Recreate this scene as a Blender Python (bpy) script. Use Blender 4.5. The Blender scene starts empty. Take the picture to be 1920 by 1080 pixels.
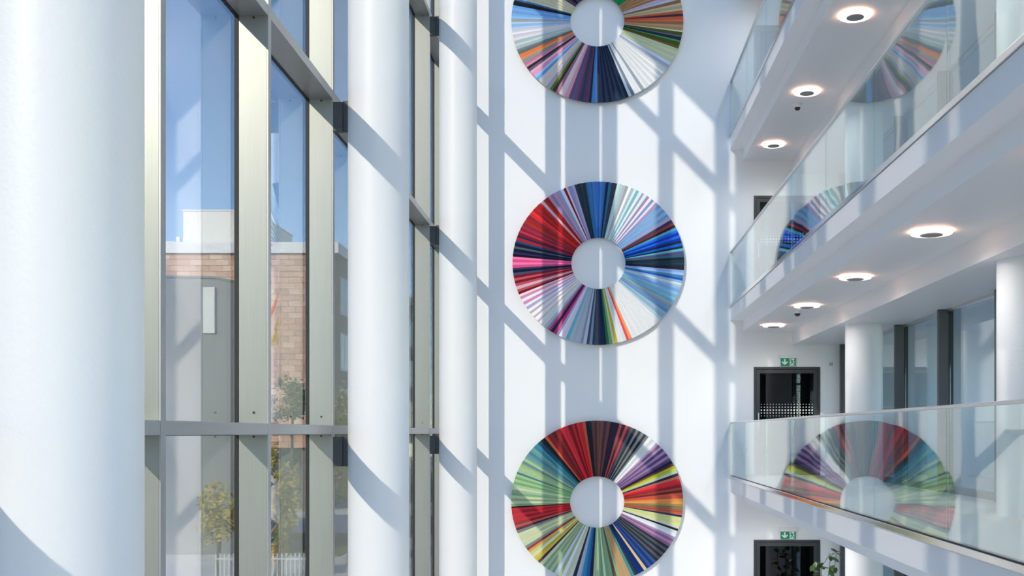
import bpy, bmesh, math, random
from mathutils import Vector, Matrix
random.seed(7)
R = math.radians
S = bpy.context.scene
C = S.collection

# ------------------------------------------------------------------ camera, sky, sun, exposure
EYE = 4.12                      # eye height above the atrium floor (z = 0)
F_PX = 2000.0
cam_d = bpy.data.cameras.new('camera'); cam = bpy.data.objects.new('camera', cam_d); C.objects.link(cam)
cam.location = (0, 0, EYE); cam.rotation_euler = (R(90), 0, 0)
cam_d.sensor_width = 36.0; cam_d.lens = F_PX / 1920 * 36.0
cam_d.shift_x = (960 - 1108) / 1920; cam_d.shift_y = (812 - 540) / 1920
cam_d.clip_start = .05; cam_d.clip_end = 600
S.camera = cam

SUN_DIR = Vector((.5185, 1.0, -.525)).normalized()      # direction the light travels
SKY_STRENGTH = .47
SUN_STRENGTH = 10.6
w = bpy.data.worlds.new('sky'); S.world = w; w.use_nodes = True
nt = w.node_tree
bg = nt.nodes['Background']
sky = nt.nodes.new('ShaderNodeTexSky'); sky.sky_type = 'NISHITA'; sky.sun_disc = False
sky.sun_elevation = math.asin(-SUN_DIR.z); sky.sun_rotation = math.atan2(-SUN_DIR.x, -SUN_DIR.y)
sky.altitude = 1500; sky.air_density = 1.0; sky.dust_density = 0.0; sky.ozone_density = 3.0
nt.links.new(sky.outputs[0], bg.inputs[0]); bg.inputs[1].default_value = SKY_STRENGTH
sd = bpy.data.lights.new('sun', 'SUN'); sd.energy = SUN_STRENGTH; sd.angle = R(.53); sd.color = (1, .865, .70)
so = bpy.data.objects.new('sun', sd); C.objects.link(so)
so.rotation_euler = SUN_DIR.to_track_quat('-Z', 'Y').to_euler(); so.location = (-30, -50, 40)

vs = S.view_settings
vs.view_transform = 'Standard'; vs.look = 'None'; vs.gamma = 1.0; vs.use_curve_mapping = False
vs.exposure = 0.55
S.cycles.max_bounces = 12; S.cycles.diffuse_bounces = 6; S.cycles.glossy_bounces = 5
S.cycles.transparent_max_bounces = 24; S.cycles.use_denoising = True; S.cycles.use_adaptive_sampling = True; S.cycles.adaptive_threshold = .025
S.cycles.caustics_reflective = False; S.cycles.caustics_refractive = False
S.cycles.sample_clamp_indirect = 8.0

# ------------------------------------------------------------------ materials
def lin(c):
    if isinstance(c, str): c = [int(c[i:i+2], 16) for i in (0, 2, 4)]
    return tuple(((v/255)/12.92 if v/255 <= .04045 else ((v/255+.055)/1.055)**2.4) for v in c) + (1,)
MATS = {}
def mat(name, col, rough=.5, metal=0.0, noise=0.0, scale=8.0, stretch=(1,1,1), bump=0.0, bscale=40.0, bdist=.004, spec=.5):
    if name in MATS: return MATS[name]
    m = bpy.data.materials.new(name); m.use_nodes = True; t = m.node_tree; p = t.nodes['Principled BSDF']
    c = lin(col) if isinstance(col, str) else tuple(col) + (1,)
    p.inputs['Base Color'].default_value = c
    p.inputs['Roughness'].default_value = rough; p.inputs['Metallic'].default_value = metal
    p.inputs['Specular IOR Level'].default_value = spec
    if noise or bump:
        tc = t.nodes.new('ShaderNodeTexCoord'); mp = t.nodes.new('ShaderNodeMapping')
        mp.inputs['Scale'].default_value = stretch
        t.links.new(tc.outputs['Object'], mp.inputs[0])
    if noise:
        n = t.nodes.new('ShaderNodeTexNoise'); n.inputs['Scale'].default_value = scale; n.inputs['Detail'].default_value = 5
        t.links.new(mp.outputs[0], n.inputs['Vector'])
        mx = t.nodes.new('ShaderNodeMix'); mx.data_type = 'RGBA'
        mx.inputs[6].default_value = tuple(v*(1-noise) for v in c[:3]) + (1,)
        mx.inputs[7].default_value = tuple(min(1, v*(1+noise)) for v in c[:3]) + (1,)
        t.links.new(n.outputs['Fac'], mx.inputs[0]); t.links.new(mx.outputs[2], p.inputs['Base Color'])
    if bump:
        n2 = t.nodes.new('ShaderNodeTexNoise'); n2.inputs['Scale'].default_value = bscale; n2.inputs['Detail'].default_value = 3
        t.links.new(tc.outputs['Object'], n2.inputs['Vector'])
        b = t.nodes.new('ShaderNodeBump'); b.inputs['Strength'].default_value = bump; b.inputs['Distance'].default_value = bdist
        t.links.new(n2.outputs['Fac'], b.inputs['Height']); t.links.new(b.outputs[0], p.inputs['Normal'])
    MATS[name] = m
    return m
def glass(name, tint, f0=.04, wob=0.0, wscale=1.2, rough=0.0):
    m = bpy.data.materials.new(name); m.use_nodes = True; t = m.node_tree; t.nodes.clear()
    out = t.nodes.new('ShaderNodeOutputMaterial'); mix = t.nodes.new('ShaderNodeMixShader')
    tr = t.nodes.new('ShaderNodeBsdfTransparent'); gl = t.nodes.new('ShaderNodeBsdfGlossy')
    tr.inputs[0].default_value = tuple(tint) + (1,); gl.inputs['Roughness'].default_value = rough
    gl.inputs[0].default_value = (1, 1, 1, 1)
    lw = t.nodes.new('ShaderNodeLayerWeight'); lw.inputs['Blend'].default_value = .5
    pw = t.nodes.new('ShaderNodeMath'); pw.operation = 'POWER'; pw.inputs[1].default_value = 5
    ml = t.nodes.new('ShaderNodeMath'); ml.operation = 'MULTIPLY_ADD'; ml.inputs[1].default_value = 1-f0; ml.inputs[2].default_value = f0
    t.links.new(lw.outputs['Facing'], pw.inputs[0]); t.links.new(pw.outputs[0], ml.inputs[0])
    t.links.new(ml.outputs[0], mix.inputs[0]); t.links.new(tr.outputs[0], mix.inputs[1]); t.links.new(gl.outputs[0], mix.inputs[2])
    t.links.new(mix.outputs[0], out.inputs[0])
    if wob:
        tc = t.nodes.new('ShaderNodeTexCoord'); n2 = t.nodes.new('ShaderNodeTexNoise')
        n2.inputs['Scale'].default_value = wscale; n2.inputs['Detail'].default_value = 1
        t.links.new(tc.outputs['Object'], n2.inputs['Vector'])
        b = t.nodes.new('ShaderNodeBump'); b.inputs['Strength'].default_value = 1; b.inputs['Distance'].default_value = wob
        t.links.new(n2.outputs['Fac'], b.inputs['Height']); t.links.new(b.outputs[0], gl.inputs['Normal'])
    return m
def emit(name, col, strength):
    m = bpy.data.materials.new(name); m.use_nodes = True; t = m.node_tree; p = t.nodes['Principled BSDF']
    p.inputs['Base Color'].default_value = (.9, .88, .85, 1)
    p.inputs['Emission Color'].default_value = tuple(col) + (1,); p.inputs['Emission Strength'].default_value = strength
    return m
WHITE = mat('white_wall_paint', (.885, .89, .90), .6, bump=.15, bscale=60, bdist=.002)
WHITE2 = mat('white_column_paint', (.88, .885, .89), .45, bump=.5, bscale=38, bdist=.004)
SLABW = mat('white_slab_paint', (.885, .89, .90), .5)
SOFFIT = mat('white_soffit_paint', (.85, .85, .85), .7)
ALU = mat('champagne_anodised_aluminium', (.355, .37, .335), .36, .45, noise=.14, scale=3, stretch=(60, 60, .5), bump=.06, bscale=90, bdist=.001)
ALU_D = mat('grey_anodised_transom', (.42, .425, .425), .36, .6, noise=.08, scale=4, stretch=(20, .6, 20))
GASKET = mat('black_rubber_gasket', (.018, .019, .02), .6)
BRACKET = mat('dark_grey_bracket_paint', (.055, .062, .07), .5)
STEEL = mat('polished_stainless_steel', (.72, .70, .67), .13, 1.0, noise=.05, scale=3)
STEEL_B = mat('brushed_stainless_steel', (.66, .66, .66), .28, 1.0)
DARKFR = mat('anthracite_door_frame', (.050, .052, .058), .42)
MULL2 = mat('anthracite_mullion', (.10, .105, .112), .45)
GL_FAC = glass('facade_glass', (.525, .54, .55), f0=.25)
GL_ADDED = glass('added_clear_glass', (.97, .98, .98), f0=.04)  # clear glass of the added roof, end and office glazing
GL_BAL = glass('balustrade_glass', (.86, .93, .92), f0=.10, wob=.0016, wscale=1.1)
GL_REAR = glass('office_glass', (.80, .88, .92), f0=.07)
GL_DOOR = glass('door_glass', (.35, .38, .42), f0=.045)
FLOORM = mat('pale_resin_floor', (.66, .66, .65), .5, noise=.06, scale=5)
STONEF = mat('pale_stone_floor', (.82, .82, .81), .35, noise=.05, scale=3)

# ------------------------------------------------------------------ helpers
def mesh(name, verts, faces, smooth=False):
    me = bpy.data.meshes.new(name); me.from_pydata([tuple(v) for v in verts], [], faces); me.update()
    if smooth:
        for p in me.polygons: p.use_smooth = True
    return me
class MB:
    def __init__(s): s.v = []; s.f = []
    def box(s, x0, x1, y0, y1, z0, z1):
        b = len(s.v)
        s.v += [(x0,y0,z0),(x1,y0,z0),(x1,y1,z0),(x0,y1,z0),(x0,y0,z1),(x1,y0,z1),(x1,y1,z1),(x0,y1,z1)]
        s.f += [tuple(b+i for i in q) for q in ((0,3,2,1),(4,5,6,7),(0,1,5,4),(1,2,6,5),(2,3,7,6),(3,0,4,7))]
        return s
    def prism(s, pts, a0, a1, axis):            # polygon pts in the other two axes, extruded along axis
        n = len(pts); b = len(s.v)
        for a in (a0, a1):
            for p in pts:
                if axis == 'y': s.v.append((p[0], a, p[1]))
                elif axis == 'x': s.v.append((a, p[0], p[1]))
                else: s.v.append((p[0], p[1], a))
        s.f.append(tuple(range(b, b+n))); s.f.append(tuple(range(b+2*n-1, b+n-1, -1)))
        for i in range(n):
            j = (i+1) % n; s.f.append((b+i, b+n+i, b+n+j, b+j))
        return s
    def lathe(s, cx, cy, prof, n=48, cap=True):  # prof: list of (r, z)
        b = len(s.v)
        for r, z in prof:
            for i in range(n):
                a = 2*math.pi*i/n; s.v.append((cx+r*math.cos(a), cy+r*math.sin(a), z))
        for k in range(len(prof)-1):
            for i in range(n):
                j = (i+1) % n; s.f.append((b+k*n+i, b+k*n+j, b+(k+1)*n+j, b+(k+1)*n+i))
        if cap:
            s.f.append(tuple(b+i for i in range(n-1, -1, -1))); e = b+(len(prof)-1)*n; s.f.append(tuple(e+i for i in range(n)))
        return s
    def tube(s, p0, p1, r0, r1, n=8):
        p0, p1 = Vector(p0), Vector(p1); d = (p1-p0).normalized()
        u = d.orthogonal().normalized(); v = d.cross(u); b = len(s.v)
        for p, r in ((p0, r0), (p1, r1)):
            for i in range(n):
                a = 2*math.pi*i/n; s.v.append(tuple(p + u*(r*math.cos(a)) + v*(r*math.sin(a))))
        for i in range(n):
            j = (i+1) % n; s.f.append((b+i, b+j, b+n+j, b+n+i))
        s.f.append(tuple(b+i for i in range(n-1, -1, -1))); s.f.append(tuple(b+n+i for i in range(n)))
        return s
def wloc(o):
    p = Vector((0, 0, 0))
    while o: p += o.location; o = o.parent
    return p
def add(name, mb, m, parent=None, origin=None, smooth=False, bevel=0.0):
    base = wloc(parent) if parent else Vector((0, 0, 0))
    org = Vector(origin) if origin is not None else base
    me = mesh(name, [Vector(v)-org for v in mb.v], mb.f)
    bm = bmesh.new(); bm.from_mesh(me); bmesh.ops.recalc_face_normals(bm, faces=bm.faces); bm.to_mesh(me); bm.free()
    if smooth:
        for p in me.polygons: p.use_smooth = True
        try: me.set_sharp_from_angle(angle=R(40))
        except Exception: pass
    o = bpy.data.objects.new(name, me); C.objects.link(o)
    if m: me.materials.append(m)
    o.parent = parent; o.location = org - base
    if bevel:
        b = o.modifiers.new('bevel', 'BEVEL'); b.width = bevel; b.segments = 2; b.limit_method = 'ANGLE'
    return o
def share(name, me, parent, loc=(0,0,0), rot=(0,0,0), scale=(1,1,1), m=None):
    o = bpy.data.objects.new(name, me); C.objects.link(o); o.parent = parent
    o.location = loc; o.rotation_euler = rot; o.scale = scale
    if m:
        if not len(me.materials): me.materials.append(None)
        o.material_slots[0].link = 'OBJECT'; o.material_slots[0].material = m
    return o
def empty(name, loc): 
    o = bpy.data.objects.new(name, None); C.objects.link(o); o.location = loc; o.empty_display_size = .2
    return o
def tag(o, label=None, cat=None, group=None, kind=None):
    if label: o['label'] = label
    if cat: o['category'] = cat
    if group: o['group'] = group
    if kind: o['kind'] = kind
    return o
def struct(o, label=None): return tag(o, label, kind='structure')
def copy_tree(o, parent=None):
    c = o.copy(); C.objects.link(c); c.parent = parent
    for ch in o.children: copy_tree(ch, c)
    return c
def Z(rel): return EYE + rel

# ------------------------------------------------------------------ dimensions (z relative to the eye)
DW = 20.58                                     # end wall
Y0 = -12.6                                     # wall behind the camera
GRID = [Y0 + 2.1*k for k in range(16)]         # mullion rhythm: ... 4.2, 6.3, ... 18.9
TOPS = [-.82, 2.47, 5.76, 9.05, 12.34]         # balcony floors
ROOF = 14.6
XB = 2.686                                     # balcony edge
XR = 9.5                                       # far side of the offices

# ------------------------------------------------------------------ shell
b = MB().box(-2.95, XR, Y0-.3, DW+.3, -.25, 0)
struct(add('floor', b, STONEF), 'pale stone floor of the atrium, far below the balconies')
# end wall with four door openings
doors = [(3.14, 4.425, t) for t in (-2.06, 1.276, 4.58, 7.87)]
floors = [-EYE, -.82, 2.47, 5.76]
b = MB(); T = .3
b.box(-2.95, 3.14, DW, DW+T, 0, Z(ROOF)); b.box(4.425, XR, DW, DW+T, 0, Z(ROOF))
zz = 0
for k, (x0, x1, top) in enumerate(doors):
    nxt = Z(floors[k+1]) if k < 3 else Z(ROOF)
    b.box(x0, x1, DW, DW+T, Z(top), nxt)
struct(add('wall_end', b, WHITE), 'tall smooth white end wall striped by sunlight behind the three discs')
struct(add('wall_back', MB().box(4.8, XR, Y0-.3, Y0, 0, Z(ROOF)), WHITE), 'white wall behind the viewer')
gb = struct(empty('window_9', (0, Y0-.15, 0)), 'unseen glazed end behind the viewer, added to let in daylight')  # unseen glazed end, added so more sky light reaches the end wall
for x in (-2.9, -1.5, -.1, 1.3, 2.7, 4.7): add('mullion', MB().box(x, x+.07, Y0-.25, Y0, 0, Z(ROOF)), ALU, gb)
for x in (-2.83, -1.43, -.03, 1.37, 2.77):
    add('glass_pane', MB().box(x, x+(1.33 if x < 2 else 1.93), Y0-.2, Y0-.185, 0, Z(ROOF)), GL_ADDED, gb)
    for k in range(5): add('transom', MB().box(x, x+(1.33 if x < 2 else 1.93), Y0-.25, Y0, Z(-.82+3.29*k)-.05, Z(-.82+3.29*k)+.05), ALU_D, gb)
b = MB()
for k in range(6):
    za = [0] + [Z(t) for t in TOPS]; zb = [Z(t)-.5 for t in TOPS] + [Z(ROOF)]
    b.box(XR, XR+.2, Y0-.3, DW+.3, za[k], za[k]+.9 if k < 5 else Z(ROOF))
    if k < 5: b.box(XR, XR+.2, Y0-.3, DW+.3, zb[k]-.15, za[k+1])
struct(add('wall_right', b, WHITE), 'white wall at the back of the offices, opened by added strip windows')
wr = struct(empty('window_10', (XR+.1, 4, 0)), 'unseen strip windows at the back of the offices, added for daylight')  # unseen windows added to bring sky light into offices and corridors
for k in range(5):
    add('glass_pane', MB().box(XR+.09, XR+.105, Y0, DW, za[k]+.9, zb[k]-.15), GL_ADDED, wr)
    for y in GRID: add('mullion', MB().box(XR+.02, XR+.18, y, y+.08, za[k]+.9, zb[k]-.15), MULL2, wr)
struct(add('wall_left', MB().box(-2.95, -2.875, Y0, DW, Z(11.36), Z(ROOF)), WHITE), 'solid white parapet band above the glazed wall')
# roof: solid over the balconies; unseen glazing over the void added for daylight
struct(add('ceiling', MB().box(XB, XR+.2, Y0-.3, DW+.3, Z(ROOF), Z(ROOF)+.3), SLABW), 'white roof slab over the balconies')
rl = struct(empty('window_2', (0, 4, Z(ROOF))), 'unseen glazed roof light over the atrium void, added for daylight')
for k, y in enumerate(GRID):
    add('added_roof_bar', MB().box(-2.9, XB, y, y+.08, Z(ROOF), Z(ROOF)+.2), ALU, rl)
    add('added_roof_pane', MB().box(-2.9, XB, y+.08, (GRID[k+1] if k < 15 else DW), Z(ROOF)+.1, Z(ROOF)+.12), GL_ADDED, rl)

# balcony slabs: stepped edge profile
for k, t in enumerate(TOPS):
    z = Z(t)
    prof = [(XB, z-.055), (XB, z-.30), (2.93, z-.30), (2.93, z-.50), (3.88, z-.50), (3.88, z-.765), (5.02, z-.765), (5.02, z-.50), (XR, z-.50), (XR, z), (2.735, z), (2.735, z-.055)]
    struct(add('floor', MB().prism(prof, Y0, DW, 'y'), SLABW, bevel=.004), 'white balcony slab with stepped edge and flat soffit, level %s' % ['one', 'two', 'three', 'four', 'five'][k])
    struct(add('floor', MB().box(2.76, XR, Y0, DW, z+.001, z+.006), FLOORM), 'pale resin floor on balcony level %s' % ['one', 'two', 'three', 'four', 'five'][k])

# ------------------------------------------------------------------ left curtain wall
XG, XM = -2.80, -2.55
TRANS = [.0315 + 3.30*k for k in (-1, 0, 1, 2, 3, 4)]
cw = struct(empty('window_1', (-2.8, 4.2, 0)), 'tall curtain wall of champagne metal fins and clear glass')
mull_me = bolt_me = None
for y in GRID:
    o = add('mullion', MB().box(-2.776, XM, y, y+.068, 0, Z(ROOF)), ALU, cw, origin=(-2.66, y, 0), bevel=.004)
    add('gasket', MB().box(-2.806, -2.776, y-.006, y+.074, 0, Z(ROOF)), GASKET, o)
    add('front_cap', MB().box(XM, XM+.010, y-.004, y+.072, 0, Z(ROOF)), ALU_D, o)
    for t in TRANS:
        for dz in (.13, -.06):
            add('bolt', MB().prism([(-2.655+.010*math.cos(a*math.pi/4), Z(t+dz)+.010*math.sin(a*math.pi/4)) for a in range(8)], y-.006, y, 'y'), BRACKET, o)
ys = GRID + [DW]
zs = [-EYE] + TRANS + [ROOF]
for k in range(len(GRID)):
    ya, yb = ys[k]+.068, ys[k+1]
    for t in TRANS:
        o = add('transom', MB().box(-2.776, XM+.008, ya, yb, Z(t)-.0445, Z(t)+.0445), ALU_D, cw, origin=(-2.66, ya, Z(t)), bevel=.003)
        add('gasket', MB().box(-2.806, -2.776, ya, yb, Z(t)-.050, Z(t)+.050), GASKET, o)
    for i in range(len(zs)-1):
        add('glass_pane', MB().box(-2.822, -2.806, ya-.034, yb+.034, Z(zs[i]), Z(zs[i+1])), GL_FAC, cw, origin=(-2.81, ya, Z(zs[i])))

# columns and the brackets that tie them to the fins
COLY = [4.2 + 6.3*k for k in (-2, -1, 0, 1, 2)]
names = {4.2: 'huge white round column filling the left edge of view', 10.5: 'white round column in the middle of the glazed wall', 16.8: 'white round column nearest the end wall with the discs'}
def column(x, y, r, z0, z1, lab, grp):
    o = add('column', MB().lathe(x, y, [(r, z0), (r, z1)], 96), WHITE2, origin=(x, y, z0), smooth=True)
    return tag(o, lab, 'column', grp)
for y in COLY:
    yk = round(y, 1)
    column(-2.10, y+.05, .297, 0, Z(ROOF), names.get(yk, 'white round column on the glazed side, behind the viewer at %d metres' % abs(yk)), 'columns along the glazed wall')
    for t in TRANS:
        zt = Z(t)
        o = add('bracket', MB().box(XM+.01, -2.445, y-.002, y+.072, zt-.36, zt-.07).box(-2.445, -2.37, y+.014, y+.055, zt-.36, zt-.055), BRACKET, cw, origin=(-2.5, y, zt-.2), bevel=.003)
        for dz in (-.12, -.31):
            add('bolt', MB().prism([(-2.475+.011*math.cos(a*math.pi/4), zt+dz+.011*math.sin(a*math.pi/4)) for a in range(8)], y-.010, y-.002, 'y'), BRACKET, o)
# colour runs of the discs: counter-clockwise start angle : colours
D1 = '0.0:b4643c,4.0:6e4b78/969678,30.0:6e4b78,45.0:141e32,50.0:6e4b78,56.0:d7d2b4/e1dcc3,74.0:5a8ccd,75.3:191c23,78.9:6ea5e1/96c3f0,86.7:96c3f0,88.8:b9b9b4,90.9:b4d2f0,96.5:ebe8ee,102.2:e1dce4,104.7:c8d7d7,110.7:7d878c,114.5:eb7d4b,116.9:faaa6e,118.8:969696,121.4:d796af,125.0:3c3c46,126.5:7d5573,128.7:f5dce6,130.2:f096be,132.8:c8e1f5,134.5:6ea5e1,136.9:e1d7d2,143.5:beb4c3,146.5:6e821e,148.7:3c3c41,150.7:af788c,153.5:ebd7dc,157.5:e6aabe,160.4:825f82/6e6491,166.6:644664/374b6e,172.3:695078,174.3:14283c,176.0:5f96d7,180.0:1e2d46/2d415f,201.4:d2dce4,203.5:8291a0,205.7:f0f0f0,210.9:a5afb9,213.2:eeeeec/e6e6e6,232.9:bec3d2,236.7:cdd7eb,239.3:d7dcbe/cdd2aa,249.7:5f5f19,254.5:28aa6e,255.9:283250,258.1:6e6e82,259.5:55641e,261.7:d7e1be,263.1:c39b73,267.3:aa7d5f,269.4:e17350,272.9:281e3c,275.0:dc6e4b,277.1:c8be9b,282.8:a57855,285.0:c8c3d7,290.0:a57855/c8a078,306.0:0a8c5a/28aa6e,324.0:a57855,336.0:5f5f19/d7e1be'
D2 = '0.0:3e70be,2.2:5492d4,4.3:3e73b9,5.4:5492d4,6.7:327da5,8.6:2a3e52,16.3:cdc3e1,18.0:a5a0cd,21.1:ebdceb,22.4:96233c,24.1:e1e1f5,26.5:aab4d7,29.4:c896b4,32.0:9696be,33.9:be96b4,36.0:b4282a,40.0:f5c8d7,42.1:be282a,49.9:f03c41,53.7:96283c,55.9:b4322d,60.3:aa324b,64.1:a52d46/c33c5a,67.8:a01e2d,69.7:1c2850,71.4:be2d41,73.7:1e4b6e,75.5:14193c,77.8:505f6e,79.6:141637,81.8:2d285a,83.6:0f0f28,85.3:ff82b4/fa64a0,93.3:323c5a,94.9:191941,96.8:41506e,98.8:96192d,100.7:c35569,102.7:96192d,104.5:b94b64,106.6:fac8d7,108.9:b4505a,110.9:821423,112.5:fad7e1,114.4:f0a5c3,116.2:ebebf5,118.6:f0a5c3,120.6:ebebf8,122.6:cdc3e1,124.6:ededf2,126.8:e1cdd7,128.3:efeff2,130.8:e6d2da,132.1:f0f0f2,134.7:e6d6da,136.3:e1e8e6,140.8:c8c3d7,143.0:96a0be,144.6:c83c7d,146.3:2d2346,148.4:c84187,150.8:bea5cd,152.5:ebebfa,155.0:ebd7eb,156.5:f0f0f5,157.4:7dbed7,160.0:c3cdd7,162.1:b4bec8,164.1:c3cde1,165.8:b9c3cd,167.8:96a5c3,169.7:cdd2d7,171.9:465a82,173.9:96a5b9,175.8:374b6e,177.2:465064,179.7:192d50,185.4:287855,187.3:87b97d,189.5:d7d7be,191.1:c8be3c,193.1:ebebeb,199.2:eb5a5f,200.9:faa573,203.0:f2f2f2/ebebeb,225.7:bed7e1,228.1:a5c3d7,232.5:7da5cd,236.9:aab9c3,240.8:8cc3dc,244.5:96c8e6,249.0:96bef0,252.7:d7e6e6,255.7:aacdf0,257.5:145acd,259.2:5aa0b9,261.3:a5c3f5,265.0:0f1428,267.3:3c3750,269.0:1e5564,270.0:234655,272.2:141432,274.4:46788c,276.4:5a4b78,278.7:78cde1,280.6:0f1428,282.3:147deb,284.3:0f1428,286.2:0a4bbe/1e6ee1,294.1:64bed7,296.0:0f1428,298.1:be4655,299.6:3c3255,302.3:beb9d7,304.9:82aad7/a5c8eb,315.8:c8b4d2,318.0:f0e1eb,319.7:96b4e1,321.6:f5e1eb,323.7:bea5be,325.6:d7ebf5,328.0:cdb9cd,329.4:d7eef2,331.7:a5cdd7,333.7:d7ecf0,335.5:c3d7d7,337.5:f5f5f5,339.5:b9bec3,343.2:cde6e8,347.4:3c4155,349.5:4b506e,351.1:377d9b,353.0:19325f,355.1:4178be,357.0:5596d7,358.8:3c6eb9,359.9:5596d7'
D3 = '0.1:553737/784b46,3.9:141e32,7.9:cd5f41,10.1:d7323c,14.2:961e2d,15.5:c82d37,17.5:a01e2d,20.5:e63c46,25.4:96232d/aa2d32/783232,35.7:e16e4b,37.7:192832,41.1:285f73,43.9:4b91aa,47.8:7dafa5,51.2:508ca5,53.3:7daaa5,57.2:bed7a5,59.4:6e9196,61.3:aac896,64.4:c3d7aa,66.2:a5c896,68.1:648c9b,69.6:a5cd96/96b98c,79.0:e6e6c8,81.0:9bbe96,85.2:c8d7af/a5be96,93.1:140f14,94.2:e13c46/af2332,104.7:8c2d2d,106.6:d26e69,108.7:641e23,110.4:8c96a0,112.6:c8d7a5,114.6:e6e6cd,116.3:c3cd9b,118.3:e6e6cd,120.4:becda0,122.7:96a0a0,124.6:962d28,126.3:f0b473,128.2:c3cd7d,130.2:ebebcd,132.4:cdbe41/e1cd6e,136.3:5a3232,138.2:d7e1c3,140.7:9bb491/b4c8aa,150.0:cdd7eb,152.6:aabe96,155.2:e6e8f0,157.8:cdd7c3,162.6:323250,165.2:b9c3d7,168.4:4696c3,171.6:1464a0,174.4:0f2850,177.1:aabe96,178.9:afc8a5,181.7:82af8c,184.8:d2dcbe,186.5:87af8c,191.5:785f50,194.0:96c396,195.6:c3a57d,203.5:559696,205.9:2d4650,207.7:0a3273,213.2:e6cda0,215.3:143c82/3c5a96,223.4:323741/5f646e,236.9:966e96/c8a0c3,244.7:e8edf0,249.2:19191e,250.8:ebebdc,253.0:dce196/e6e6aa,259.2:193c6e,260.8:c86950,264.2:967850,266.8:b9a56e,268.7:eba055,271.0:f0b464,272.6:dc5f46,274.5:e16e55,276.8:782323,278.8:cd5a4b,280.5:96282d,282.7:eb323c,287.0:d78c7d,288.9:411923,290.9:dcebe1,292.9:c8cd46,296.7:6e3c32,298.3:232846,300.7:694b7d/b99bc3,311.2:dcc3e1,312.7:966e96,314.8:e1cde1,316.5:ebebeb,323.1:969ba0,325.0:1e2328,326.9:969ba0,329.1:1e2328,331.1:969ba0,332.9:1e2328,335.0:5f6e82,337.0:822d32,338.7:c3696e,340.7:6e2832,342.9:b46469,344.9:4b1e2d,346.6:232d4b,349.0:461e2d,350.9:73505a,353.3:5f3c3c/7d504b'
# ------------------------------------------------------------------ balcony balustrades
LV = ['lowest', 'middle', 'upper', 'fourth', 'fifth']
JY = [DW] + [18.6 - 2.1*k for k in range(15)]
for k, t in enumerate(TOPS[:4]):
    z = Z(t)
    r = tag(empty('glass_balustrade', (XB, 4, z)), ['frameless glass balustrade of the lowest balcony, reflecting the whole bottom disc',
        'frameless glass balustrade of the middle balcony, rising steeply to the top right', 'frameless glass balustrade of the upper balcony at the top edge',
        'frameless glass balustrade of the fourth balcony above the view'][k], 'balustrade', 'glass balustrades')
    add('base_trim', MB().box(2.672, 2.752, Y0, DW, z-.055, z), STEEL, r, bevel=.004)
    add('handrail', MB().box(2.682, 2.738, Y0, DW, z+1.005, z+1.032), STEEL_B, r, bevel=.006)
    add('glazing_seal', MB().box(2.697, 2.723, Y0, DW, z, z+.006), GASKET, r)
    for i in range(len(JY)-1):
        ya, yb = JY[i+1]+.005, JY[i]-.005
        o = add('glass_panel', MB().box(2.702, 2.718, ya, yb, z+.002, z+1.008), GL_BAL, r, origin=(2.71, (ya+yb)/2, z+.5))
        o.rotation_euler.z = R(random.uniform(-.12, .12))
    add('end_bracket', MB().box(2.700, 2.720, DW-.02, DW, z+.0, z+1.0), STEEL_B, r)

# ------------------------------------------------------------------ round columns under the balconies, office glazing behind
for y, nm in ((16.8, 'nearer the end wall'), (10.5, 'at the right edge of view'), (4.2, 'beside the viewer'), (-2.1, 'behind the viewer')):
    for k, (za, t) in enumerate(zip([-EYE] + TOPS[:4], TOPS)):
        lvl = ['ground', 'lowest balcony', 'middle balcony', 'upper balcony', 'fourth balcony'][k]
        column(4.30, y, .29, Z(za)+(.006 if k else 0), Z(t)-.765, 'white round column on the %s level, in front of offices, %s' % (lvl, nm), 'columns in front of the offices')
for k, (za, t) in enumerate(zip([-EYE] + TOPS[:4], TOPS)):
    wz = struct(empty('window_%d' % (k+3), (4.8, 4, Z(za))), 'office glazing with anthracite mullions behind the columns, level %s' % ['ground', 'one', 'two', 'three', 'four'][k])
    z0, z1 = Z(za)+.006, Z(t)-.765
    for y in GRID + [DW-.10]:
        add('mullion', MB().box(4.79, 4.93, y, y+.07, z0, z1), MULL2, wz, bevel=.004)
        add('gasket', MB().box(4.93, 5.00, y+.012, y+.058, z0, z1), GASKET, wz)
    for i in range(len(GRID)):
        ya = GRID[i]+.07; yb = (GRID+[DW-.10])[i+1]
        add('head_rail', MB().box(4.90, 4.99, ya, yb, z1-.035, z1), STEEL_B, wz)
        add('sill_rail', MB().box(4.86, 4.99, ya, yb, z0, z0+.08), MULL2, wz)
        add('glass_pane', MB().box(4.945, 4.960, ya, yb, z0+.08, z1-.035), GL_REAR, wz)

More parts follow.
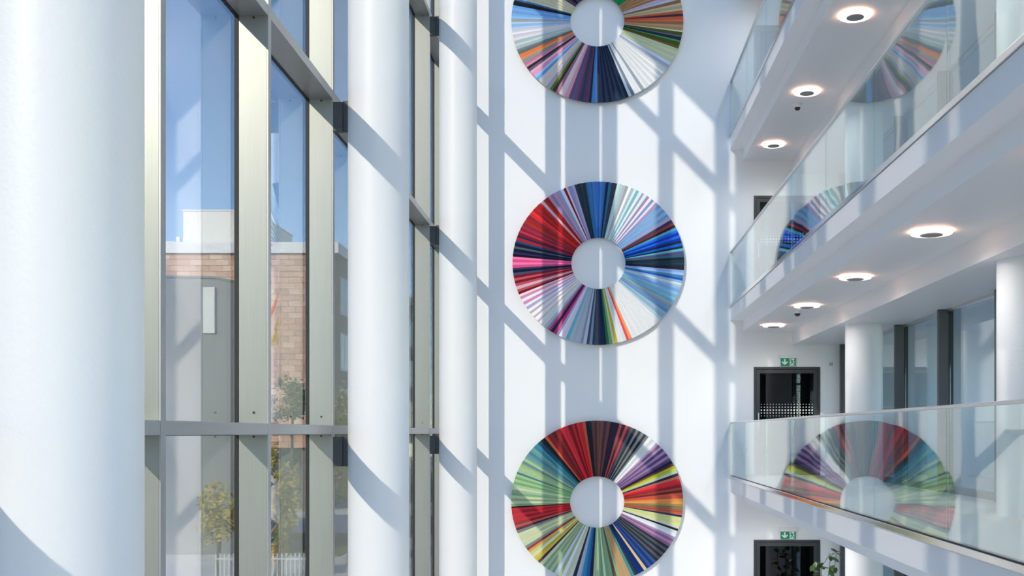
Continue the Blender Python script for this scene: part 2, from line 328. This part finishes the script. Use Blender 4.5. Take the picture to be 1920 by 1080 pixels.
# ------------------------------------------------------------------ doors in the end wall
DOT = mat('white_frit_dot', (.82, .84, .85), .6)
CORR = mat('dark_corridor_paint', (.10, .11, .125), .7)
def door(n, x0, x1, zf, zt, label):
    d = struct(empty('door_%d' % n, ((x0+x1)/2, DW, Z(zf))), label)
    f, y0, y1 = .045, DW-.012, DW+.09
    add('door_frame', MB().box(x0, x0+f, y0, y1, Z(zf), Z(zt)).box(x1-f, x1, y0, y1, Z(zf), Z(zt)).box(x0+f, x1-f, y0, y1, Z(zt)-f, Z(zt)), DARKFR, d, bevel=.004)
    a0, a1, s = x0+f+.005, x1-f-.005, .072
    zb, zu = Z(zf)+.012, Z(zt)-f-.005
    lf = add('door_leaf', MB().box(a0, a0+s, y0+.012, y1-.02, zb, zu).box(a1-s, a1, y0+.012, y1-.02, zb, zu).box(a0+s, a1-s, y0+.012, y1-.02, zu-s, zu).box(a0+s, a1-s, y0+.012, y1-.02, zb, zb+.2), DARKFR, d, bevel=.003)
    p = add('glass_pane', MB().box(a0+s, a1-s, DW+.028, DW+.040, zb+.2, zu-s), GL_DOOR, lf)
    b = MB()
    for r, rad in enumerate((.007, .011, .0155, .0135, .0085)):
        for c in range(18):
            cx = a0+s+.03+c*(a1-a0-2*s-.06)/17; cz = Z(zt)-.72-.056*r
            b.prism([(cx+rad*math.cos(q*math.pi/5), cz+rad*math.sin(q*math.pi/5)) for q in range(10)], DW+.0255, DW+.0278, 'y')
    tag(add('frit_dots', b, DOT, lf), 'white dot band printed on the glass', kind='stuff')
    add('door_handle', MB().tube((a0+s*.5, DW-.05, zb+.9), (a0+s*.5, DW-.05, zb+1.2), .012, .012).tube((a0+s*.5, DW-.05, zb+.95), (a0+s*.5, DW+.01, zb+.95), .008, .008).tube((a0+s*.5, DW-.05, zb+1.15), (a0+s*.5, DW+.01, zb+1.15), .008, .008), STEEL_B, lf)
    # passage beyond the door
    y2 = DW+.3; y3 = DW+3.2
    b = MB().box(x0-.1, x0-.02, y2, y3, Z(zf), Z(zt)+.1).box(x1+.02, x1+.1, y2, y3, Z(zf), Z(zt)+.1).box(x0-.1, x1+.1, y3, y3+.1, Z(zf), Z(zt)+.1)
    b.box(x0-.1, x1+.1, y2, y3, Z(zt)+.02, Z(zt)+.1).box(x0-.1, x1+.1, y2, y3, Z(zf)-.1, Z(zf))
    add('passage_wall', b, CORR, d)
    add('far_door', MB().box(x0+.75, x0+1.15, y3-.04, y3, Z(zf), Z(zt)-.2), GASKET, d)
LB = ['dark framed glass door at the ground level behind the leafy plant', 'dark framed glass door with dot band above the lowest balcony rail', 'dark framed glass door mostly hidden by the middle balcony', 'dark framed glass door hidden by the upper balcony']
for k in range(4): door(k+1, 3.14, 4.425, floors[k], doors[k][2], LB[k])

# ------------------------------------------------------------------ emergency exit signs
SG = mat('exit_sign_green', (.0, .30, .13), .4); SW = mat('exit_sign_white', (.85, .9, .88), .4); HOUS = mat('sign_housing_white', (.78, .78, .78), .5)
def exit_sign(zt, label):
    x0, x1 = 3.655, 3.945; z0, z1 = Z(zt)+.02, Z(zt)+.165
    r = tag(empty('exit_sign', (3.80, DW, z0)), label, 'exit sign', 'green exit signs above doors')
    add('housing', MB().box(x0-.03, x1+.02, DW-.07, DW, z1, z1+.07), HOUS, r, bevel=.006)
    yf = DW-.040
    add('sign_panel', MB().box(x0, x1, yf, yf+.012, z0, z1), SG, r)
    h = z1-z0
    def P(u, v): return (x0+u*(x1-x0), z0+v*h)
    # arrow pointing down
    a = MB().prism([P(.215, .88), P(.215, .42), P(.10, .62), P(.055, .46), P(.265, .10), P(.475, .46), P(.43, .62), P(.315, .42), P(.315, .88)], yf-.004, yf-.0005, 'y')
    add('down_arrow', a, SW, r)
    add('doorway_symbol', MB().prism([P(.58, .04), P(.90, .04), P(.90, .96), P(.58, .96)], yf-.003, yf-.0005, 'y'), SW, r)
    m = MB()
    def limb(p, q, wd):
        p, q = Vector(P(*p)), Vector(P(*q)); d = (q-p).normalized(); n = Vector((-d.y, d.x))*wd
        m.prism([tuple(p+n), tuple(p-n), tuple(q-n), tuple(q+n)], yf-.006, yf-.0032, 'y')
    c = P(.68, .84); m.prism([(c[0]+.011*math.cos(i*math.pi/4), c[1]+.011*math.sin(i*math.pi/4)) for i in range(8)], yf-.006, yf-.0032, 'y')
    limb((.72, .74), (.76, .44), .0115); limb((.76, .46), (.86, .30), .008); limb((.86, .30), (.86, .10), .007)
    limb((.75, .44), (.68, .26), .008); limb((.68, .26), (.56, .20), .007)
    limb((.73, .70), (.62, .62), .006); limb((.62, .62), (.58, .48), .006); limb((.75, .70), (.86, .62), .006); limb((.86, .62), (.90, .72), .006)
    add('running_figure', m, SG, r)
exit_sign(1.276, 'green exit sign with down arrow above the dotted glass door')
exit_sign(-2.06, 'green exit sign with down arrow above the ground level door')
o = tag(empty('wall_sensor', (4.63, DW, Z(1.33))), 'small square white sensor plate on the wall right of the upper exit sign', 'sensor')
add('plate', MB().box(4.59, 4.67, DW-.02, DW, Z(1.29), Z(1.37)), HOUS, o, bevel=.006)
for i in range(3): add('slot', MB().box(4.605+.02*i, 4.613+.02*i, DW-.023, DW-.02, Z(1.305), Z(1.355)), MULL2, o)

# ------------------------------------------------------------------ ceiling lamps and dome cameras on the soffits
LRING = emit('warm_lamp_glow', (1, .86, .74), 1.1); LCAP = mat('lamp_cap_grey', (.30, .30, .31), .5)
LAMPW = mat('lamp_back_white', (.8, .8, .8), .5)
LAMPY = [19.40, 16.40, 13.40, 10.40, 7.40, 4.40, 1.40]
GLOW = emit('amber_soffit_glow', (1, .47, .28), 6.5)
proto = None
ordn = ['nearest the end wall', 'second from the end wall', 'third from the end wall', 'fourth from the end wall', 'fifth from the end wall', 'sixth from the end wall', 'seventh from the end wall']
for k, t in enumerate(TOPS):
    for i, y in enumerate(LAMPY):
        zc = Z(t)-.50
        lab = 'round glowing ceiling lamp with grey cap, %s under the %s balcony' % (ordn[i], LV[k])
        if proto is None:
            proto = empty('ceiling_lamp', (3.32, y, zc))
            add('canopy', MB().lathe(3.32, y, [(.08, zc), (.08, zc-.026)], 32), LAMPW, proto, smooth=True)
            add('diffuser', MB().lathe(3.32, y, [(.080, zc-.026), (.190, zc-.027), (.197, zc-.030), (.190, zc-.034), (.10, zc-.035)], 56), LRING, proto, smooth=True)
            add('added_glow_ring', MB().lathe(3.32, y, [(.140, zc-.0255), (.192, zc-.0255)], 24, cap=False), GLOW, proto)  # hidden upward emitter added to cast the peach glow on the soffit
            add('cap', MB().lathe(3.32, y, [(.106, zc-.034), (.108, zc-.044), (.098, zc-.048)], 40), LCAP, proto, smooth=True)
            ld = bpy.data.lights.new('lamp_beam', 'SPOT')
            ld.energy = 56; ld.color = (1, .94, .88); ld.shadow_soft_size = .12; ld.spot_size = R(168); ld.spot_blend = 1.0
            lo = bpy.data.objects.new('lamp_beam', ld); C.objects.link(lo); lo.parent = proto; lo.location = (0, 0, -.08)
            o = proto
        else:
            o = copy_tree(proto); o.location = (3.32, y, zc)
        tag(o, lab, 'ceiling lamp', 'ceiling lamps under the balconies')
DOME = mat('smoked_camera_dome', (.03, .03, .035), .1)
for k, t in ((1, TOPS[1]), (2, TOPS[2])):
    zc = Z(t)-.50; y = 17.05; x = 3.30
    r = tag(empty('dome_camera', (x, y, zc)), 'small white dome camera on the soffit under the %s balcony' % LV[k], 'camera', 'dome cameras')
    add('base', MB().lathe(x, y, [(.072, zc), (.072, zc-.02), (.058, zc-.055), (.05, zc-.06)], 32), HOUS, r, smooth=True)
    add('dome', MB().lathe(x, y, [(.048, zc-.058), (.045, zc-.08), (.03, zc-.098), (.008, zc-.104)], 32), DOME, r, smooth=True)

# ------------------------------------------------------------------ the three striped discs
RUNS = (D1, D2, D3)
RO, RI, N = 1.650, .520, 180
def slat_mesh(flip):
    # one pleat of the ring: a thin wedge whose two long edges stand at different depths
    h = math.pi/N*.985; e = [(.092, .070), (.070, .092)][flip]
    v = []
    for r in (RI, RO):
        for s, dep in ((-1, e[0]), (1, e[1])):
            x, z = r*math.sin(s*h), r*math.cos(s*h); tp = 1.0 if r == RO else .75
            v.append((x, -(.03 + (dep-.03)*tp), z))
    for r in (RI, RO):
        for s in (-1, 1): v.append((r*math.sin(s*h), -.03, r*math.cos(s*h)))
    f = [(0,1,3,2), (4,6,7,5), (0,4,5,1), (2,3,7,6), (0,2,6,4), (1,5,7,3)]
    me = mesh('slat', v, f)
    bm = bmesh.new(); bm.from_mesh(me); bmesh.ops.recalc_face_normals(bm, faces=bm.faces); bm.to_mesh(me); bm.free()
    return me
SL = [slat_mesh(0), slat_mesh(1)]
DLAB = ['uppermost striped disc, cut by the top edge, with blue, white and tan slats', 'middle striped disc with red, pink and bright blue slats', 'bottom striped disc with green, red and navy slats']
for n, (cx, cz) in enumerate(((.123, 7.92), (.144, 3.262), (.120, -1.327))):
    runs = []
    for it in RUNS[n].split(','):
        a, c = it.split(':'); runs.append((float(a), c.split('/')))
    d = tag(empty('striped_disc', (cx, DW-.022, Z(cz))), DLAB[n], 'wall art', 'striped discs on the end wall')
    d.scale = (1, 1, .949)
    ring = MB()
    M_ = 90
    for k in range(M_):
        for rr, yy in ((RI+.03, 0), (RO-.06, 0), (RO-.06, -.03), (RI+.03, -.03)):
            a = 2*math.pi*k/M_; ring.v.append((rr*math.sin(a), yy, rr*math.cos(a)))
    for k in range(M_):
        j = (k+1) % M_
        for q in range(4): ring.f.append((k*4+q, j*4+q, j*4+(q+1) % 4, k*4+(q+1) % 4))
    for q in range(4):
        a = R(45+90*q); p = (cx+1.1*math.sin(a), Z(cz)+1.1*math.cos(a)*.949)
        add('standoff', MB().tube((p[0], DW-.03, p[1]), (p[0], DW-.0015, p[1]), .02, .02), HOUS, d)
    share('backing_ring', mesh('backing_ring', ring.v, ring.f), d, m=HOUS)
    i = 0
    for k, (s0, cols) in enumerate(runs):
        s0 = 0.0 if k == 0 else s0
        s1 = runs[k+1][0] if k+1 < len(runs) else 360.0
        n_ = max(1, round((s1-s0)/2)); wd = (s1-s0)/n_
        for j in range(n_):
            col = cols[j % len(cols)]
            m = mat('slat_'+col, tuple(v**1.10*.97 for v in lin(col)[:3]), .5, spec=.25)
            share('slat', SL[i % 2], d, rot=(0, -R(s0+wd*(j+.5)), 0), scale=(wd/2, 1, 1), m=m); i += 1

# ------------------------------------------------------------------ leafy plant on the ground level
LEAF = mat('glossy_plant_leaf', (.075, .17, .035), .35, noise=.25, scale=6); STEM = mat('plant_stem', (.14, .10, .06), .7); POT = mat('grey_planter', (.30, .30, .31), .5); SOIL = mat('potting_soil', (.05, .035, .025), .9)
lv = []; lf = []
for i in range(7):
    u = i/6; wd = .5*math.sin(math.pi*min(1, u*.93+.05))**.8*.62; dr = -.18*u*u
    lv += [(-wd, u, dr+.05), (0, u, dr), (wd, u, dr+.05)]
for i in range(6):
    q = i*3; lf += [(q, q+1, q+4, q+3), (q+1, q+2, q+5, q+4)]
leaf_me = mesh('leaf', lv, lf, True); leaf_me.materials.append(LEAF)
def plant(px, py, zg, hgt, label, nst=4):
    r = tag(empty('potted_plant', (px, py, zg)), label, 'plant')
    add('planter', MB().lathe(px, py, [(.15, zg), (.20, zg+.40), (.20, zg+.42), (.18, zg+.42), (.18, zg+.38)], 32), POT, r, smooth=True)
    add('soil', MB().lathe(px, py, [(.178, zg+.36), (.178, zg+.385)], 32), SOIL, r)
    for s in range(nst):
        ang = s*2*math.pi/nst+.4; p = Vector((px, py, zg+.38)); b = MB(); pts = [p.copy()]
        hh = hgt*random.uniform(.82, 1.0) if s else hgt
        sp = random.uniform(.10, .26)
        for q in range(1, 8):
            u = q/7; pp = Vector((px+math.cos(ang)*sp*u+random.uniform(-.02, .02), py+math.sin(ang)*sp*u, zg+.38+(hh-.38)*u)); b.tube(pts[-1], pp, .012*(1.15-u*.7), .012*(1.0-u*.7), 6); pts.append(pp)
        st = add('stem', b, STEM, r, smooth=True)
        for q in range(1, 8):
            for e in range(3 if q < 7 else 4):
                a = random.uniform(0, 6.28); L = random.uniform(.12, .19)
                share('leaf', leaf_me, st, loc=pts[q]-wloc(st)+Vector((0, 0, random.uniform(-.08, .03))), rot=(R(random.uniform(-50, 45)), R(random.uniform(-25, 25)), a), scale=(L, L, L))
plant(4.10, 18.75, 0, 2.0, 'tall leafy potted plant beside the ground level door')
plant(5.45, 15.3, .0, 2.0, 'leafy potted plant behind the ground level office glass', 3)

# ------------------------------------------------------------------ outside
GZ = -.30
ASPH = mat('pale_street_paving', (.58, .58, .57), .85, noise=.2, scale=2); GRASS = mat('lawn', (.14, .17, .06), .9, noise=.3, scale=3)
struct(add('ground', MB().box(-160, -2.96, -60, 200, GZ-.2, GZ), ASPH), 'pale grey paving outside the glass')
struct(add('lawn', MB().box(-40, -9.0, 38.2, 47, GZ, GZ+.03), GRASS), 'strip of lawn in front of the stone building')
# stone clad building
ST = [mat('sandstone_%d' % i, c, .8, noise=.12, scale=4) for i, c in enumerate(((.56, .33, .22), (.61, .38, .26), (.50, .29, .19), (.65, .44, .32)))]
STJ = mat('stone_joint', (.20, .13, .10), .9); CORN = mat('white_cornice', (.70, .72, .74), .6); SIDE = mat('taupe_side_wall', (.25, .22, .19), .8); WGL = mat('dark_window_glass', (.05, .08, .11), .08); SHUT = mat('pale_window_frame', (.42, .45, .47), .5)
bx0, bx1, by = -40.0, -14.4, 60.0
B = tag(empty('stone_building', (-24, by, GZ)), 'sandstone clad building with white cornice seen through the glass wall', 'building')
add('wall_core', MB().box(bx0, bx1, by, 92, Z(-.84), Z(10.1)), STJ, B)
add('cornice', MB().box(bx0-.2, bx1+.25, by-.25, 92, Z(10.1), Z(10.7)), CORN, B)
add('base_storey', MB().box(bx0, bx1-1.2, by+2.0, 91, GZ, Z(-.84)), WGL, B)
for x in (-16.0, -20.2, -24.4, -28.6): add('pillar', MB().box(x-.3, x+.3, by+.2, by+.8, GZ, Z(-.84)), SIDE, B)
PW, PH = .74, .331
pan_me = mesh('stone_panel', MB().box(0, PW-.02, -.05, 0, 0, PH-.018).v, MB().box(0, 1, 0, 1, 0, 1).f)
rest = MB(); nrow = 33
for r in range(nrow):
    off = (r % 2)*PW*.5
    for c in range(-1, 35):
        x = bx1 - PW*(c+1) - off + PW*.5
        if x < bx0 or x+PW > bx1+.4: continue
        x1 = min(x+PW-.02, bx1); z = Z(10.1) - PH*(r+1)
        if (-19.2 < x < -15.0) or (r < 6 and -24.8 < x < -19.0):
            share('stone_panel', pan_me, B, loc=Vector((x, by, z))-B.location, m=random.choice(ST))
        else: rest.box(x, x1, by-.05, by, z, z+PH-.018)
tag(add('stone_panel_field', rest, ST[0], B), kind='stuff')
for r in range(3):
    for c in range(6):
        ya = 61.0+c*4.6; zb = Z(.4+3.2*r)
        f = add('window', MB().box(bx1, bx1+.06, ya, ya+2.2, zb, zb+2.2), SHUT, B)
        add('pane', MB().box(bx1+.05, bx1+.075, ya+.12, ya+1.05, zb+.12, zb+2.08), WGL, f); add('pane', MB().box(bx1+.05, bx1+.075, ya+1.15, ya+2.08, zb+.12, zb+2.08), WGL, f)
add('side_cladding', MB().box(bx1-.02, bx1+.02, by, 92, Z(-.84), Z(10.1)), SIDE, B)
PENT = mat('white_plant_screen', (.74, .73, .68), .6)
add('plant_screen', MB().box(-23.7, -19.6, 62, 70, Z(10.7), Z(12.9)), PENT, B)
add('screen_coping', MB().box(-23.75, -19.55, 61.95, 70.05, Z(12.9), Z(12.98)), CORN, B)
add('roof_vent', MB().box(-25.5, -24.2, 62, 63, Z(10.7), Z(11.15)).box(-24.1, -23.9, 62, 62.2, Z(10.7), Z(11.4)), CORN, B)
# grey block nearer
GB = mat('grey_render', (.175, .19, .19), .8, noise=.08, scale=.6); WB = mat('white_render', (.62, .63, .61), .7)
g = tag(empty('grey_block', (-16, 37, GZ)), 'low grey rendered block with sloping top in front of the stone building', 'building')
add('wall', MB().prism([(-24, GZ), (-11.9, GZ), (-11.9, Z(5.12)), (-13.0, Z(5.36)), (-24, Z(5.6))], 37, 38.6, 'y'), GB, g)
add('roof_edge', MB().prism([(-24, Z(5.6)), (-13.0, Z(5.36)), (-11.9, Z(5.12)), (-11.85, Z(5.17)), (-13.0, Z(5.43)), (-24, Z(5.67))], 36.95, 38.65, 'y'), mat('dark_roof_edge', (.10, .12, .12), .6), g)
add('pale_panel', MB().box(-13.42, -13.02, 36.9, 37, Z(3.46), Z(5.05)), WB, g)
add('plinth', MB().box(-24, -11.88, 36.9, 37, GZ, Z(-4.2)), mat('plinth_grey', (.30, .31, .31), .8), g)
# trees
BARK = mat('tree_bark', (.10, .08, .06), .9); LY = mat('yellow_leaf', (.42, .34, .045), .6, noise=.3, scale=9); LG = mat('olive_leaf', (.20, .22, .05), .6, noise=.3, scale=9)
def tree(x, y, h, rx, rz, n, lm, label, ls=.12):
    r = tag(empty('street_tree', (x, y, GZ)), label, 'tree', 'street trees outside')
    zc = GZ+h-rz; tip = Vector((x, y, zc))
    b = MB().tube((x, y, GZ), (x+.05, y, zc-.5*rz), .09, .06).tube((x+.05, y, zc-.5*rz), (x, y, zc+.6*rz), .06, .02)
    for q in range(9):
        a = random.uniform(0, 6.28); b.tube((x, y, zc-.5*rz+q*.1*rz), (x+rx*.75*math.cos(a), y+rx*.75*math.sin(a), zc+random.uniform(-.3, .7)*rz), .03, .008, 5)
    add('trunk', b, BARK, r, smooth=True)
    m = MB()
    cl = [(Vector((random.gauss(0, .5), random.gauss(0, .5), random.gauss(0, .5)))) for _ in range(26)]
    for q in range(n):
        c = random.choice(cl); d = c + Vector((random.gauss(0, .16), random.gauss(0, .16), random.gauss(0, .16)))
        if d.length > 1.15: continue
        p = tip + Vector((d.x*rx, d.y*rx, d.z*rz))
        u = Vector((random.gauss(0, 1), random.gauss(0, 1), random.gauss(0, 1))).normalized(); v = u.orthogonal().normalized(); s = ls*random.uniform(.6, 1.2)
        k = len(m.v); m.v += [tuple(p-u*s), tuple(p+v*s*.5), tuple(p+u*s), tuple(p-v*s*.5)]; m.f.append((k, k+1, k+2, k+3))
    tag(add('foliage', m, lm, r), kind='stuff')
tree(-10.5, 30, 2.95, .55, .85, 900, LY, 'small yellow tree in front of the grey block', .085)
tree(-8.15, 36.0, 6.2, 1.1, 2.6, 3000, LG, 'tall olive green tree by the middle column')
tree(-9.6, 33.0, 4.1, .55, 1.7, 1400, LY, 'slim yellowing tree in front of the stone building', .09)
tree(-14.6, 52.0, 7.2, 1.0, 1.2, 1200, LG, 'round tree close to the stone building corner')
tree(-10.0, 46.0, 4.6, 2.0, 1.7, 3000, LG, 'broad olive tree beyond the street fence')
# street fence
FEN = mat('galvanised_fence', (.55, .57, .58), .4, .6)
r = tag(empty('metal_fence', (-8.6, 29.0, GZ)), 'low metal fence along the street outside', 'fence')
add('rail', MB().box(-10.2, -7.0, 28.98, 29.02, GZ+.25, GZ+.29), FEN, r); add('rail', MB().box(-10.2, -7.0, 28.98, 29.02, GZ+.98, GZ+1.02), FEN, r)
pk = mesh('paling', MB().box(-.018, .018, -.01, .01, 0, 1.15).v, MB().box(0, 1, 0, 1, 0, 1).f); pk.materials.append(FEN)
for i in range(27): share('paling', pk, r, loc=(-1.6+i*.12, 0, 0))
